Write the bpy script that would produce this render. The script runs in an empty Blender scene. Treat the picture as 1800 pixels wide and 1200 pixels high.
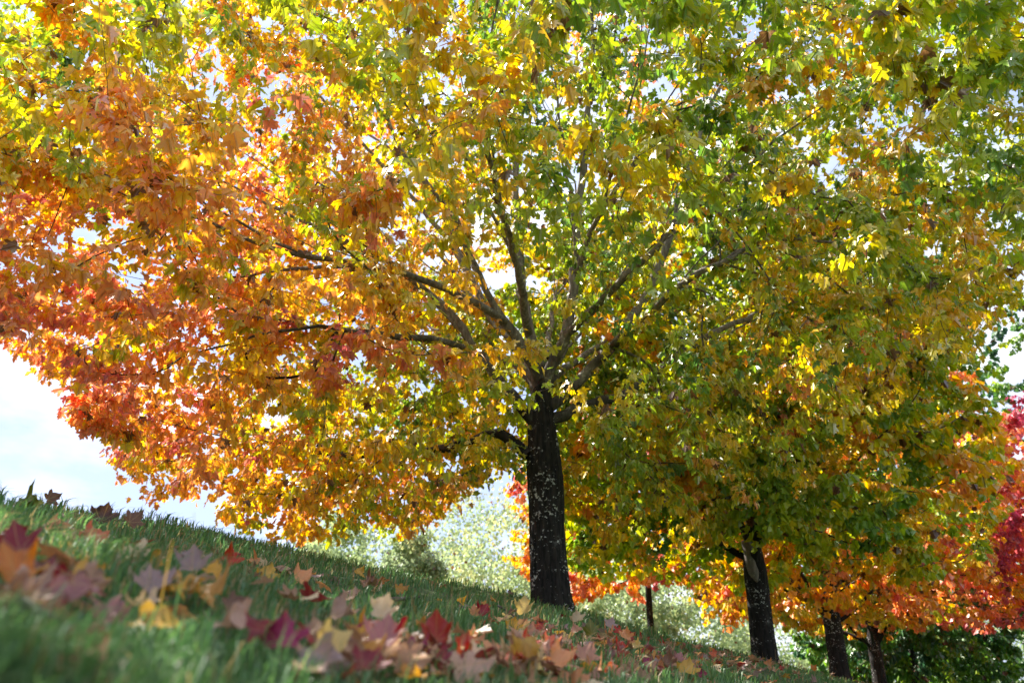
import bpy, bmesh, math, random
import numpy as np
from mathutils import Vector, Matrix

rng = np.random.default_rng(7)
random.seed(7)
R = math.radians
S = bpy.context.scene
C = S.collection

# ------------------------------------------------------------------ camera
EYE = 0.275
PITCH = R(23.4)
cam = bpy.data.cameras.new('camera')
cam.lens = 28.0
cam.sensor_width = 36.0
cam.clip_start = 0.02
cam.clip_end = 3000
cam.dof.use_dof = True
cam.dof.focus_distance = 4.2
cam.dof.aperture_fstop = 3.0
cam.dof.aperture_blades = 8
cam_o = bpy.data.objects.new('camera', cam)
C.objects.link(cam_o)
cam_o.location = (0, 0, EYE)
cam_o.rotation_euler = (math.pi / 2 + PITCH, 0, 0)
S.camera = cam_o

# ------------------------------------------------------------------ sky, sun, exposure
SUN_AZ, SUN_EL = R(-47), R(51)
w = bpy.data.worlds.new('World')
S.world = w
w.use_nodes = True
nt = w.node_tree
nt.nodes.clear()
out = nt.nodes.new('ShaderNodeOutputWorld')
bg = nt.nodes.new('ShaderNodeBackground')
sky = nt.nodes.new('ShaderNodeTexSky')
sky.sky_type = 'NISHITA'
sky.sun_disc = False
sky.sun_elevation = SUN_EL
sky.sun_rotation = SUN_AZ % (2 * math.pi)
sky.air_density = 1.0
sky.dust_density = 0.6
tc = nt.nodes.new('ShaderNodeTexCoord')
mp = nt.nodes.new('ShaderNodeMapping')
mp.inputs['Scale'].default_value = (1.0, 1.0, 2.2)
mp.inputs['Location'].default_value = (0.35, 0.1, 0.0)
cl = nt.nodes.new('ShaderNodeTexNoise')
cl.inputs['Scale'].default_value = 2.6
cl.inputs['Detail'].default_value = 7
cl.inputs['Roughness'].default_value = 0.55
rm = nt.nodes.new('ShaderNodeValToRGB')
rm.color_ramp.elements[0].position = 0.47
rm.color_ramp.elements[1].position = 0.66
mx = nt.nodes.new('ShaderNodeMix')
mx.data_type = 'RGBA'
mx.inputs['B'].default_value = (5.2, 5.4, 5.8, 1)
nt.links.new(tc.outputs['Generated'], mp.inputs['Vector'])
nt.links.new(mp.outputs['Vector'], cl.inputs['Vector'])
nt.links.new(cl.outputs['Fac'], rm.inputs['Fac'])
nt.links.new(rm.outputs['Color'], mx.inputs['Factor'])
thin = nt.nodes.new('ShaderNodeMix')                 # a thin veil of high cloud over the whole sky
thin.data_type = 'RGBA'
thin.inputs['Factor'].default_value = 0.85
thin.inputs['B'].default_value = (2.5, 2.95, 4.45, 1)
nt.links.new(sky.outputs['Color'], thin.inputs['A'])
nt.links.new(thin.outputs['Result'], mx.inputs['A'])
nt.links.new(mx.outputs['Result'], bg.inputs['Color'])
bg.inputs['Strength'].default_value = 0.07
nt.links.new(bg.outputs['Background'], out.inputs['Surface'])

sun_dir = Vector((math.sin(SUN_AZ) * math.cos(SUN_EL), math.cos(SUN_AZ) * math.cos(SUN_EL), math.sin(SUN_EL)))
sl = bpy.data.lights.new('sun', 'SUN')
sl.energy = 4.2
sl.angle = R(0.53)
sl.color = (1.0, 0.95, 0.86)
so = bpy.data.objects.new('sun', sl)
C.objects.link(so)
so.rotation_euler = sun_dir.to_track_quat('Z', 'Y').to_euler()
so.location = sun_dir * 60

vs = S.view_settings
vs.view_transform = 'Standard'
vs.look = 'None'
vs.exposure = 2.05
vs.gamma = 1.0
vs.use_curve_mapping = False
S.render.engine = 'CYCLES'
S.cycles.max_bounces = 10
S.cycles.diffuse_bounces = 8
S.cycles.transmission_bounces = 6
S.cycles.glossy_bounces = 2
S.cycles.use_denoising = True
S.cycles.sample_clamp_indirect = 8

# ------------------------------------------------------------------ geometry of the place
FP = 1400.0


def P(px, py, Y):
    """a point of the place, Y metres ahead of the camera, along the line of sight through a photo pixel"""
    u, v = px - 900.0, 600.0 - py
    z = v * math.cos(PITCH) + FP * math.sin(PITCH)
    f = FP * math.cos(PITCH) - v * math.sin(PITCH)
    return np.array([u / f * Y, Y, EYE + z / f * Y])


def project(p):
    p = np.asarray(p, float)
    x, y, z = p[..., 0], p[..., 1], p[..., 2] - EYE
    d = y * math.cos(PITCH) + z * math.sin(PITCH)
    v = -y * math.sin(PITCH) + z * math.cos(PITCH)
    d = np.where(np.abs(d) < 1e-3, 1e-3, d)
    return 900 + FP * x / d, 600 - FP * v / d, d


TH = np.radians([-180, -120, -75, -33, -21, 2.5, 16.5, 23, 31, 60, 100, 180])
DD = np.array([6.0, 4.0, 3.6, 3.6, 4.6, 7.4, 10.5, 17, 22, 14, 9, 6.0])


def vnoise(p, seed=0):
    """vectorised 3-D value noise, 0..1"""
    p = np.asarray(p, float)
    i = np.floor(p).astype(np.int64)
    f = p - i
    f = f * f * (3 - 2 * f)

    def h(a, b, c):
        n = (a * 374761393 + b * 668265263 + c * 2147483647 + seed * 1274126177) & 0xFFFFFFFF
        n = ((n ^ (n >> 13)) * 1274126177) & 0xFFFFFFFF
        return ((n ^ (n >> 16)) & 0xFFFF) / 65535.0
    x, y, z = i[..., 0], i[..., 1], i[..., 2]
    fx, fy, fz = f[..., 0], f[..., 1], f[..., 2]
    r = 0
    for dx in (0, 1):
        for dy in (0, 1):
            for dz in (0, 1):
                r = r + h(x + dx, y + dy, z + dz) * (fx if dx else 1 - fx) * (fy if dy else 1 - fy) * (fz if dz else 1 - fz)
    return r


def gz(x, y):
    x = np.asarray(x, float)
    y = np.asarray(y, float)
    th = np.arctan2(x, y)
    d = np.hypot(x, y)
    c = np.interp(th, TH, 0.27 / DD ** 2)
    z = -0.335 * x + 0.178 * y - c * d * d - 0.03 * np.clip(d - 0.8, 0, 2) / 2
    zf, k = -2.6, 2.0
    t = (z - zf) * k
    z = zf + np.where(t > 30, t, np.log1p(np.exp(np.clip(t, -60, 30)))) / k
    q = np.stack([x * 2.3, y * 2.3, x * 0], -1)
    z = z + ((vnoise(q, 3) - 0.5) * 0.045 + (vnoise(q * 0.5 + 3.3, 13) - 0.5) * 0.12) * np.clip((d - 0.3) / 1.2, 0, 1)
    return z


def ground_hit(px, py):
    d = P(px, py, 1.0) - np.array([0, 0, EYE])
    t = np.linspace(0.3, 40, 6000)
    pz = EYE + d[2] * t - gz(d[0] * t, d[1] * t) - 0.02
    k = np.where(pz < 0)[0]
    t0 = t[k[0]] if len(k) else t[np.argmin(pz)]
    return np.array([d[0] * t0, d[1] * t0, float(gz(d[0] * t0, d[1] * t0))])


# ------------------------------------------------------------------ object helpers
def link(name, mesh, parent=None):
    o = bpy.data.objects.new(name, mesh)
    C.objects.link(o)
    if parent is not None:
        o.parent = parent
    return o


def tag(o, label, cat=None, group=None, kind=None):
    o['label'] = label
    if cat:
        o['category'] = cat
    if group:
        o['group'] = group
    if kind:
        o['kind'] = kind
    return o


def np_mesh(name, verts, flat, sizes, mat, col=None, uv=None, smooth=False):
    """mesh from flat arrays: verts (n,3), flat vertex indices of the loops, loop count of each face"""
    me = bpy.data.meshes.new(name)
    verts = np.asarray(verts, np.float32)
    flat = np.asarray(flat, np.int32)
    sizes = np.asarray(sizes, np.int32)
    me.vertices.add(len(verts))
    me.vertices.foreach_set('co', verts.ravel())
    me.loops.add(len(flat))
    me.loops.foreach_set('vertex_index', flat)
    me.polygons.add(len(sizes))
    st = np.zeros(len(sizes), np.int32)
    st[1:] = np.cumsum(sizes)[:-1]
    me.polygons.foreach_set('loop_start', st)
    if smooth:
        me.polygons.foreach_set('use_smooth', np.ones(len(sizes), bool))
    me.update(calc_edges=True)
    if col is not None:
        a = me.attributes.new('tint', 'FLOAT_COLOR', 'POINT')
        c4 = np.ones((len(verts), 4), np.float32)
        c4[:, :3] = col
        a.data.foreach_set('color', c4.ravel())
    if uv is not None:
        a = me.attributes.new('blade', 'FLOAT2', 'POINT')
        a.data.foreach_set('vector', np.asarray(uv, np.float32).ravel())
    me.validate()
    me.materials.append(mat)
    return me


# ------------------------------------------------------------------ materials
def new_mat(name):
    m = bpy.data.materials.new(name)
    m.use_nodes = True
    m.node_tree.nodes.clear()
    return m, m.node_tree


def N(t, typ, **kw):
    n = t.nodes.new(typ)
    for k, v in kw.items():
        setattr(n, k, v)
    return n


def mathn(t, op, a, b=None, c=None):
    n = t.nodes.new('ShaderNodeMath')
    n.operation = op
    for i, v in enumerate((a, b, c)):
        if v is None:
            continue
        if isinstance(v, (int, float)):
            n.inputs[i].default_value = v
        else:
            t.links.new(v, n.inputs[i])
    return n.outputs[0]


def leaf_material(name, source, trans=0.5, veins=True, gloss=0.08, dry=0.0, rough=0.42):
    m, t = new_mat(name)
    o = N(t, 'ShaderNodeOutputMaterial')
    if source == 'object':
        col = N(t, 'ShaderNodeObjectInfo').outputs['Color']
    else:
        a = N(t, 'ShaderNodeAttribute')
        a.attribute_name = 'tint'
        col = a.outputs['Color']
    if veins:
        uvn = N(t, 'ShaderNodeAttribute')
        uvn.attribute_name = 'blade'
        sx = N(t, 'ShaderNodeSeparateXYZ')
        t.links.new(uvn.outputs['Vector'], sx.inputs[0])
        ax = mathn(t, 'ABSOLUTE', sx.outputs[0])
        y = sx.outputs[1]
        d = ax
        for ang in (41, 84):
            q = mathn(t, 'ABSOLUTE', mathn(t, 'SUBTRACT', mathn(t, 'MULTIPLY', ax, math.cos(R(ang))), mathn(t, 'MULTIPLY', y, math.sin(R(ang)))))
            d = mathn(t, 'MINIMUM', d, q)
        # side veins: fine ribs leaving the midrib
        rib = mathn(t, 'ABSOLUTE', mathn(t, 'SUBTRACT', mathn(t, 'FRACT', mathn(t, 'MULTIPLY', mathn(t, 'SUBTRACT', y, mathn(t, 'MULTIPLY', ax, 0.9)), 7.0)), 0.5))
        ribm = mathn(t, 'MULTIPLY', mathn(t, 'LESS_THAN', rib, 0.06), 0.25)
        vm = mathn(t, 'SUBTRACT', 1.0, mathn(t, 'MULTIPLY', d, 1 / 0.022))
        vm = mathn(t, 'MAXIMUM', vm, ribm)
        vm = mathn(t, 'MAXIMUM', vm, 0.0)
        mix = N(t, 'ShaderNodeMix', data_type='RGBA')
        mix.inputs['B'].default_value = (0.62, 0.42, 0.14, 1)
        t.links.new(mathn(t, 'MULTIPLY', vm, 0.4), mix.inputs['Factor'])
        # blotches: the blade turns from the rim inwards
        no = N(t, 'ShaderNodeTexNoise')
        no.inputs['Scale'].default_value = 34.0 if not dry else 45.0
        no.inputs['Detail'].default_value = 3
        tcn = N(t, 'ShaderNodeTexCoord')
        t.links.new(tcn.outputs['Object'], no.inputs['Vector'])
        hs = N(t, 'ShaderNodeHueSaturation')
        t.links.new(col, hs.inputs['Color'])
        t.links.new(mathn(t, 'ADD', mathn(t, 'MULTIPLY', no.outputs['Fac'], 0.8), 0.6), hs.inputs['Value'])
        t.links.new(mathn(t, 'ADD', mathn(t, 'MULTIPLY', no.outputs['Fac'], 0.05), 0.475), hs.inputs['Hue'])
        t.links.new(hs.outputs['Color'], mix.inputs['A'])
        col = mix.outputs['Result']
        if dry:
            sp = N(t, 'ShaderNodeTexNoise')
            sp.inputs['Scale'].default_value = 90.0
            t.links.new(tcn.outputs['Object'], sp.inputs['Vector'])
            spm = mathn(t, 'GREATER_THAN', sp.outputs['Fac'], 0.66)
            mix2 = N(t, 'ShaderNodeMix', data_type='RGBA')
            mix2.inputs['B'].default_value = (0.09, 0.035, 0.02, 1)
            t.links.new(mathn(t, 'MULTIPLY', spm, 0.6), mix2.inputs['Factor'])
            t.links.new(col, mix2.inputs['A'])
            col = mix2.outputs['Result']
    df = N(t, 'ShaderNodeBsdfDiffuse')
    t.links.new(col, df.inputs['Color'])
    tr = N(t, 'ShaderNodeBsdfTranslucent')
    hs2 = N(t, 'ShaderNodeHueSaturation')
    hs2.inputs['Saturation'].default_value = 1.06
    hs2.inputs['Value'].default_value = 1.15
    t.links.new(col, hs2.inputs['Color'])
    t.links.new(hs2.outputs['Color'], tr.inputs['Color'])
    mi = N(t, 'ShaderNodeMixShader')
    mi.inputs[0].default_value = trans
    t.links.new(df.outputs[0], mi.inputs[1])
    t.links.new(tr.outputs[0], mi.inputs[2])
    gl = N(t, 'ShaderNodeBsdfGlossy')
    gl.inputs['Roughness'].default_value = rough
    gl.inputs['Color'].default_value = (1, 1, 1, 1)
    mg = N(t, 'ShaderNodeMixShader')
    fr = N(t, 'ShaderNodeLayerWeight')
    fr.inputs['Blend'].default_value = 0.25
    t.links.new(mathn(t, 'ADD', mathn(t, 'MULTIPLY', fr.outputs['Fresnel'], gloss * 2), gloss * 0.5), mg.inputs[0])
    t.links.new(mi.outputs[0], mg.inputs[1])
    t.links.new(gl.outputs[0], mg.inputs[2])
    t.links.new(mg.outputs[0], o.inputs['Surface'])
    return m


def bark_material(name, dark, light, lichen, furrow=1.0, lich_amt=0.6, stain=False):
    m, t = new_mat(name)
    o = N(t, 'ShaderNodeOutputMaterial')
    b = N(t, 'ShaderNodeBsdfPrincipled')
    b.inputs['Roughness'].default_value = 0.85
    b.inputs['Specular IOR Level'].default_value = 0.25
    tcn = N(t, 'ShaderNodeTexCoord')
    mpn = N(t, 'ShaderNodeMapping')
    mpn.inputs['Scale'].default_value = (22, 22, 4)
    t.links.new(tcn.outputs['Object'], mpn.inputs['Vector'])
    n1 = N(t, 'ShaderNodeTexNoise')
    n1.inputs['Scale'].default_value = 1.6
    n1.inputs['Detail'].default_value = 6
    n1.inputs['Roughness'].default_value = 0.65
    t.links.new(mpn.outputs[0], n1.inputs['Vector'])
    r1 = N(t, 'ShaderNodeValToRGB')
    r1.color_ramp.elements[0].position = 0.38
    r1.color_ramp.elements[0].color = (*dark, 1)
    r1.color_ramp.elements[1].position = 0.72
    r1.color_ramp.elements[1].color = (*light, 1)
    t.links.new(n1.outputs['Fac'], r1.inputs['Fac'])
    # crusty lichen: small pale spots gathered in patches
    mpl = N(t, 'ShaderNodeMapping')
    mpl.inputs['Scale'].default_value = (1, 1, 1.25)
    t.links.new(tcn.outputs['Object'], mpl.inputs['Vector'])
    v = N(t, 'ShaderNodeTexNoise')
    v.inputs['Scale'].default_value = 36
    v.inputs['Detail'].default_value = 3
    v.inputs['Roughness'].default_value = 0.6
    t.links.new(mpl.outputs[0], v.inputs['Vector'])
    pch = N(t, 'ShaderNodeTexNoise')
    pch.inputs['Scale'].default_value = 5
    pch.inputs['Detail'].default_value = 2
    t.links.new(mpl.outputs[0], pch.inputs['Vector'])
    th = mathn(t, 'ADD', mathn(t, 'MULTIPLY', pch.outputs['Fac'], lich_amt), v.outputs['Fac'])
    r2 = N(t, 'ShaderNodeValToRGB')
    r2.color_ramp.elements[0].position = 0.945 - (0.6 - lich_amt) * 0.5
    r2.color_ramp.elements[1].position = 0.985 - (0.6 - lich_amt) * 0.5
    t.links.new(th, r2.inputs['Fac'])
    mix = N(t, 'ShaderNodeMix', data_type='RGBA')
    mix.inputs['B'].default_value = (*lichen, 1)
    t.links.new(r2.outputs['Color'], mix.inputs['Factor'])
    t.links.new(r1.outputs['Color'], mix.inputs['A'])
    # dull grey crusts, larger and fewer
    gr = N(t, 'ShaderNodeTexNoise')
    gr.inputs['Scale'].default_value = 13
    gr.inputs['Detail'].default_value = 5
    gr.inputs['Roughness'].default_value = 0.7
    t.links.new(tcn.outputs['Object'], gr.inputs['Vector'])
    r4 = N(t, 'ShaderNodeValToRGB')
    r4.color_ramp.elements[0].position = 0.60
    r4.color_ramp.elements[1].position = 0.68
    t.links.new(gr.outputs['Fac'], r4.inputs['Fac'])
    mix4 = N(t, 'ShaderNodeMix', data_type='RGBA')
    mix4.inputs['B'].default_value = tuple(0.55 * light[k] + 0.22 * lichen[k] for k in range(3)) + (1,)
    t.links.new(mathn(t, 'MULTIPLY', r4.outputs['Color'], 0.55), mix4.inputs['Factor'])
    t.links.new(mix.outputs['Result'], mix4.inputs['A'])
    mix = mix4
    t.links.new(mix.outputs['Result'], b.inputs['Base Color'])
    if stain:
        # the soot-black crust of the trunk thins out upwards along the limbs
        sz_ = N(t, 'ShaderNodeSeparateXYZ')
        t.links.new(tcn.outputs['Object'], sz_.inputs[0])
        hh = mathn(t, 'ADD', sz_.outputs[2], mathn(t, 'MULTIPLY', pch.outputs['Fac'], 1.6))
        r3 = N(t, 'ShaderNodeMapRange')
        r3.inputs['From Min'].default_value = 2.2
        r3.inputs['From Max'].default_value = 3.3
        t.links.new(hh, r3.inputs['Value'])
        mx3 = N(t, 'ShaderNodeMix', data_type='RGBA')
        mx3.inputs['A'].default_value = (0.016, 0.013, 0.012, 1)
        t.links.new(r3.outputs['Result'], mx3.inputs['Factor'])
        t.links.new(mix.outputs['Result'], mx3.inputs['B'])
        t.links.new(mx3.outputs['Result'], b.inputs['Base Color'])
    bp = N(t, 'ShaderNodeBump')
    bp.inputs['Strength'].default_value = 0.9 * furrow
    bp.inputs['Distance'].default_value = 0.02
    t.links.new(n1.outputs['Fac'], bp.inputs['Height'])
    t.links.new(bp.outputs[0], b.inputs['Normal'])
    t.links.new(b.outputs[0], o.inputs['Surface'])
    return m


M = {}
M['leaf'] = leaf_material('leaf_living', 'attr', 0.52, True, 0.07)
M['leaf_single'] = leaf_material('leaf_living_single', 'object', 0.52, True, 0.07)
M['leaf_far'] = leaf_material('leaf_far', 'attr', 0.5, False, 0.05)
M['fallen'] = leaf_material('leaf_fallen', 'object', 0.34, True, 0.05, dry=1.0, rough=0.5)
M['litter'] = leaf_material('leaf_litter', 'attr', 0.3, True, 0.04, dry=1.0, rough=0.5)
M['grass'] = leaf_material('grass_blade', 'attr', 0.42, False, 0.02, rough=0.6)
M['bark'] = bark_material('bark_black', (0.005, 0.0045, 0.0042), (0.040, 0.033, 0.029), (0.48, 0.48, 0.45), lich_amt=0.62)
M['bark_far'] = bark_material('bark_black_far', (0.006, 0.005, 0.005), (0.035, 0.028, 0.025), (0.42, 0.42, 0.40), lich_amt=0.58)
M['limb'] = bark_material('bark_limb', (0.12, 0.10, 0.085), (0.36, 0.31, 0.26), (0.42, 0.40, 0.34), 0.7, 0.5, stain=True)
M['scar'] = bark_material('bark_scar', (0.15, 0.12, 0.11), (0.30, 0.25, 0.22), (0.35, 0.32, 0.29), 0.3, 0.3)
M['twig'] = bark_material('bark_twig', (0.06, 0.046, 0.038), (0.19, 0.155, 0.125), (0.3, 0.28, 0.24), 0.4, 0.3)

# ground soil and thatch under the grass
m, t = new_mat('lawn_soil')
o = N(t, 'ShaderNodeOutputMaterial')
b = N(t, 'ShaderNodeBsdfPrincipled')
b.inputs['Roughness'].default_value = 0.95
tcn = N(t, 'ShaderNodeTexCoord')
n1 = N(t, 'ShaderNodeTexNoise')
n1.inputs['Scale'].default_value = 1.3
n1.inputs['Detail'].default_value = 8
n1.inputs['Roughness'].default_value = 0.7
t.links.new(tcn.outputs['Object'], n1.inputs['Vector'])
r1 = N(t, 'ShaderNodeValToRGB')
r1.color_ramp.elements[0].position = 0.3
r1.color_ramp.elements[0].color = (0.035, 0.060, 0.018, 1)
r1.color_ramp.elements[1].position = 0.7
r1.color_ramp.elements[1].color = (0.085, 0.125, 0.035, 1)
t.links.new(n1.outputs['Fac'], r1.inputs['Fac'])
n2 = N(t, 'ShaderNodeTexNoise')
n2.inputs['Scale'].default_value = 60
n2.inputs['Detail'].default_value = 4
t.links.new(tcn.outputs['Object'], n2.inputs['Vector'])
bp = N(t, 'ShaderNodeBump')
bp.inputs['Strength'].default_value = 0.8
bp.inputs['Distance'].default_value = 0.02
t.links.new(n2.outputs['Fac'], bp.inputs['Height'])
t.links.new(bp.outputs[0], b.inputs['Normal'])
t.links.new(r1.outputs['Color'], b.inputs['Base Color'])
t.links.new(b.outputs[0], o.inputs['Surface'])
M['soil'] = m

# ------------------------------------------------------------------ the hillside
nr, na = 170, 240
rad = np.concatenate([[0.02], np.geomspace(0.08, 900, nr - 1)])
ang = np.linspace(0, 2 * math.pi, na, endpoint=False)
RR, AA = np.meshgrid(rad, ang, indexing='ij')
gx, gy = RR * np.sin(AA), RR * np.cos(AA)
gv = np.stack([gx, gy, gz(gx, gy)], -1).reshape(-1, 3)
ii, jj = np.meshgrid(np.arange(nr - 1), np.arange(na), indexing='ij')
jn = (jj + 1) % na
quads = np.stack([ii * na + jj, ii * na + jn, (ii + 1) * na + jn, (ii + 1) * na + jj], -1).reshape(-1, 4)[:, ::-1]
flat = np.concatenate([quads.ravel(), np.arange(na)])
sizes = np.concatenate([np.full(len(quads), 4), [na]])
ground = link('hillside_lawn', np_mesh('hillside_lawn', gv, flat, sizes, M['soil'], smooth=True))
tag(ground, 'sloping hillside lawn rising to the left under the maples', kind='structure')

# ------------------------------------------------------------------ leaf shapes
HALF = np.array([(0.0, 0.02), (0.10, -0.07), (0.27, -0.09), (0.47, -0.03), (0.43, 0.09), (0.36, 0.18), (0.47, 0.24), (0.63, 0.34), (0.67, 0.56),
                 (0.53, 0.52), (0.44, 0.54), (0.27, 0.45), (0.26, 0.58), (0.33, 0.72), (0.17, 0.78), (0.0, 1.02)])
HALF_MID = np.array([(0.0, 0.0), (0.25, -0.09), (0.47, -0.02), (0.36, 0.18), (0.62, 0.33), (0.67, 0.56), (0.45, 0.53), (0.27, 0.45), (0.33, 0.72), (0.16, 0.78), (0.0, 1.02)])
HALF_LITE = np.array([(0.0, -0.03), (0.45, -0.04), (0.36, 0.18), (0.66, 0.52), (0.28, 0.46), (0.30, 0.74), (0.0, 1.02)])


def bend(v, fold, cup, droop, twist):
    x, y = v[:, 0], v[:, 1]
    z = fold * np.abs(x) + cup * (x * x) * 1.4 - droop * (np.clip(y, 0, 2) ** 2) * 0.6 + twist * x * y
    return np.stack([x, y, z], 1)


def leaf_template(half, fold, cup, droop, twist, asym=0.0, petiole=True):
    n = len(half)
    rh = half * np.array([1 + asym, 1])
    lh = half[1:-1] * np.array([-1 + asym, 1])
    pts = np.vstack([rh, lh])                       # 0..n-1 right with midrib ends, then left inner points
    faces = [list(range(n)), [0, n - 1] + list(range(n + len(lh) - 1, n - 1, -1))]
    faces[1] = [n - 1, 0] + [n + k for k in range(len(lh))]
    if petiole:
        k = len(pts)
        pts = np.vstack([pts, [(-0.012, 0.0), (0.012, 0.0), (0.010, -0.62), (-0.010, -0.62)]])
        faces.append([k, k + 3, k + 2, k + 1])
    v = bend(pts, fold, cup, droop, twist)
    return v, faces, pts.copy()


VAR = [(0.10, -0.25, 0.25, 0.1, 0.0), (0.22, -0.1, 0.35, -0.15, 0.03), (-0.12, -0.2, 0.15, 0.2, -0.04),
       (0.30, 0.10, 0.5, 0.0, 0.02), (0.05, -0.5, 0.1, -0.25, -0.02)]
T_FULL = [leaf_template(HALF, *v) for v in VAR]
T_MID = [leaf_template(HALF_MID, *v, petiole=False) for v in VAR]
SPECK = (np.array([(0, -0.05, 0), (0.5, 0.45, 0.12), (0, 1.0, -0.1), (-0.5, 0.42, 0.1)]), [[0, 1, 2], [0, 2, 3]], np.array([(0, 0), (0.5, 0.45), (0, 1), (-0.5, 0.42)]))
HALF_TINY = np.array([(0.0, -0.03), (0.48, -0.03), (0.34, 0.22), (0.66, 0.50), (0.0, 1.02)])
T_TINY = [leaf_template(HALF_TINY, *v, petiole=False) for v in VAR]
T_LITE = [leaf_template(HALF_LITE, *v, petiole=False) for v in VAR]


def frames(axis, nrm):
    a = axis / np.linalg.norm(axis, axis=1, keepdims=True)
    n = nrm - (nrm * a).sum(1, keepdims=True) * a
    n /= np.maximum(np.linalg.norm(n, axis=1, keepdims=True), 1e-6)
    x = np.cross(a, n)
    return np.stack([x, a, n], 2)                   # columns x, y, z


def leaves_mesh(name, pos, F, scale, col, templates, mat, base, which=None):
    vs_, fl_, sz_, cs_, us_ = [], [], [], [], []
    off = 0
    if which is None:
        which = np.random.default_rng(1).integers(0, len(templates), len(pos))
    for k, (tv, tf, tu) in enumerate(templates):
        s = np.where(which == k)[0]
        if not len(s):
            continue
        v = np.einsum('nij,vj->nvi', F[s], tv) * scale[s][:, None, None] + pos[s][:, None, :] - base
        nv = len(tv)
        fflat = np.concatenate([np.array(f) for f in tf])
        idx = (np.arange(len(s))[:, None] * nv + fflat[None]).ravel() + off
        vs_.append(v.reshape(-1, 3))
        fl_.append(idx)
        sz_.append(np.tile([len(f) for f in tf], len(s)))
        cs_.append(np.repeat(col[s], nv, 0))
        us_.append(np.tile(tu, (len(s), 1)))
        off += nv * len(s)
    return np_mesh(name, np.vstack(vs_), np.concatenate(fl_), np.concatenate(sz_), mat, np.vstack(cs_), np.vstack(us_))


# colour of a turning maple: 0 deep green .. 1 red .. 1.2 magenta
RAMP_T = np.array([-0.3, 0.0, 0.18, 0.36, 0.52, 0.66, 0.80, 0.92, 1.05, 1.3])
RAMP_C = np.array([(0.045, 0.130, 0.055), (0.115, 0.255, 0.040), (0.25, 0.405, 0.034), (0.48, 0.545, 0.032), (0.86, 0.62, 0.036),
                   (0.93, 0.50, 0.048), (0.93, 0.37, 0.090), (0.90, 0.29, 0.135), (0.74, 0.17, 0.150), (0.58, 0.095, 0.190)])


def ramp(tv):
    return np.stack([np.interp(tv, RAMP_T, RAMP_C[:, k]) for k in range(3)], -1)


def unit(v):
    return v / max(np.linalg.norm(v), 1e-9)


# ------------------------------------------------------------------ tubes and trunks
def tube_arrays(path, radii, sides):
    path = np.asarray(path, float)
    n = len(path)
    tg = np.gradient(path, axis=0)
    tg /= np.maximum(np.linalg.norm(tg, axis=1, keepdims=True), 1e-9)
    ref = np.array([0.3, 0.2, 1.0]) if abs(tg[0][2]) < 0.85 else np.array([1.0, 0.15, 0.1])
    xs = np.cross(np.repeat(ref[None], n, 0), tg)
    xs /= np.maximum(np.linalg.norm(xs, axis=1, keepdims=True), 1e-6)
    ys = np.cross(tg, xs)
    a = np.linspace(0, 2 * math.pi, sides, endpoint=False)
    ring = np.cos(a)[None, :, None] * xs[:, None, :] + np.sin(a)[None, :, None] * ys[:, None, :]
    v = path[:, None, :] + ring * np.asarray(radii)[:, None, None]
    i, j = np.meshgrid(np.arange(n - 1), np.arange(sides), indexing='ij')
    jn = (j + 1) % sides
    q = np.stack([i * sides + j, i * sides + jn, (i + 1) * sides + jn, (i + 1) * sides + j], -1).reshape(-1, 4)
    return v.reshape(-1, 3), q, sides, n


class Tubes:
    def __init__(self):
        self.v, self.f, self.s, self.off = [], [], [], 0

    def add(self, path, radii, sides, wob=0.0, seed=0):
        v, q, sd, n = tube_arrays(path, radii, sides)
        if wob:
            c = np.repeat(np.asarray(path), sd, 0)
            k = 1 + wob * (vnoise(v * np.array([26, 26, 9]), seed) - 0.5) * 2
            v = c + (v - c) * k[:, None]
        self.v.append(v)
        self.f.append((q + self.off).ravel())
        self.s.append(np.full(len(q), 4))
        cap = np.arange((n - 1) * sd, n * sd) + self.off
        self.f.append(cap)
        self.s.append(np.array([sd]))
        self.off += len(v)

    def mesh(self, name, mat, base):
        return np_mesh(name, np.vstack(self.v) - base, np.concatenate(self.f), np.concatenate(self.s), mat, smooth=True)


def smooth_path(pts, step):
    pts = np.asarray(pts, float)
    seg = np.linalg.norm(np.diff(pts, axis=0), axis=1)
    s = np.concatenate([[0], np.cumsum(seg)])
    n = max(3, int(s[-1] / step) + 1)
    u = np.linspace(0, s[-1], n)
    # Catmull-Rom through the points
    out_ = []
    ext = np.vstack([2 * pts[0] - pts[1], pts, 2 * pts[-1] - pts[-2]])
    for q in u:
        k = min(len(seg) - 1, max(0, np.searchsorted(s, q, 'right') - 1))
        f = (q - s[k]) / max(seg[k], 1e-9)
        p0, p1, p2, p3 = ext[k], ext[k + 1], ext[k + 2], ext[k + 3]
        out_.append(0.5 * ((2 * p1) + (-p0 + p2) * f + (2 * p0 - 5 * p1 + 4 * p2 - p3) * f * f + (-p0 + 3 * p1 - 3 * p2 + p3) * f ** 3))
    return np.array(out_)


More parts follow.
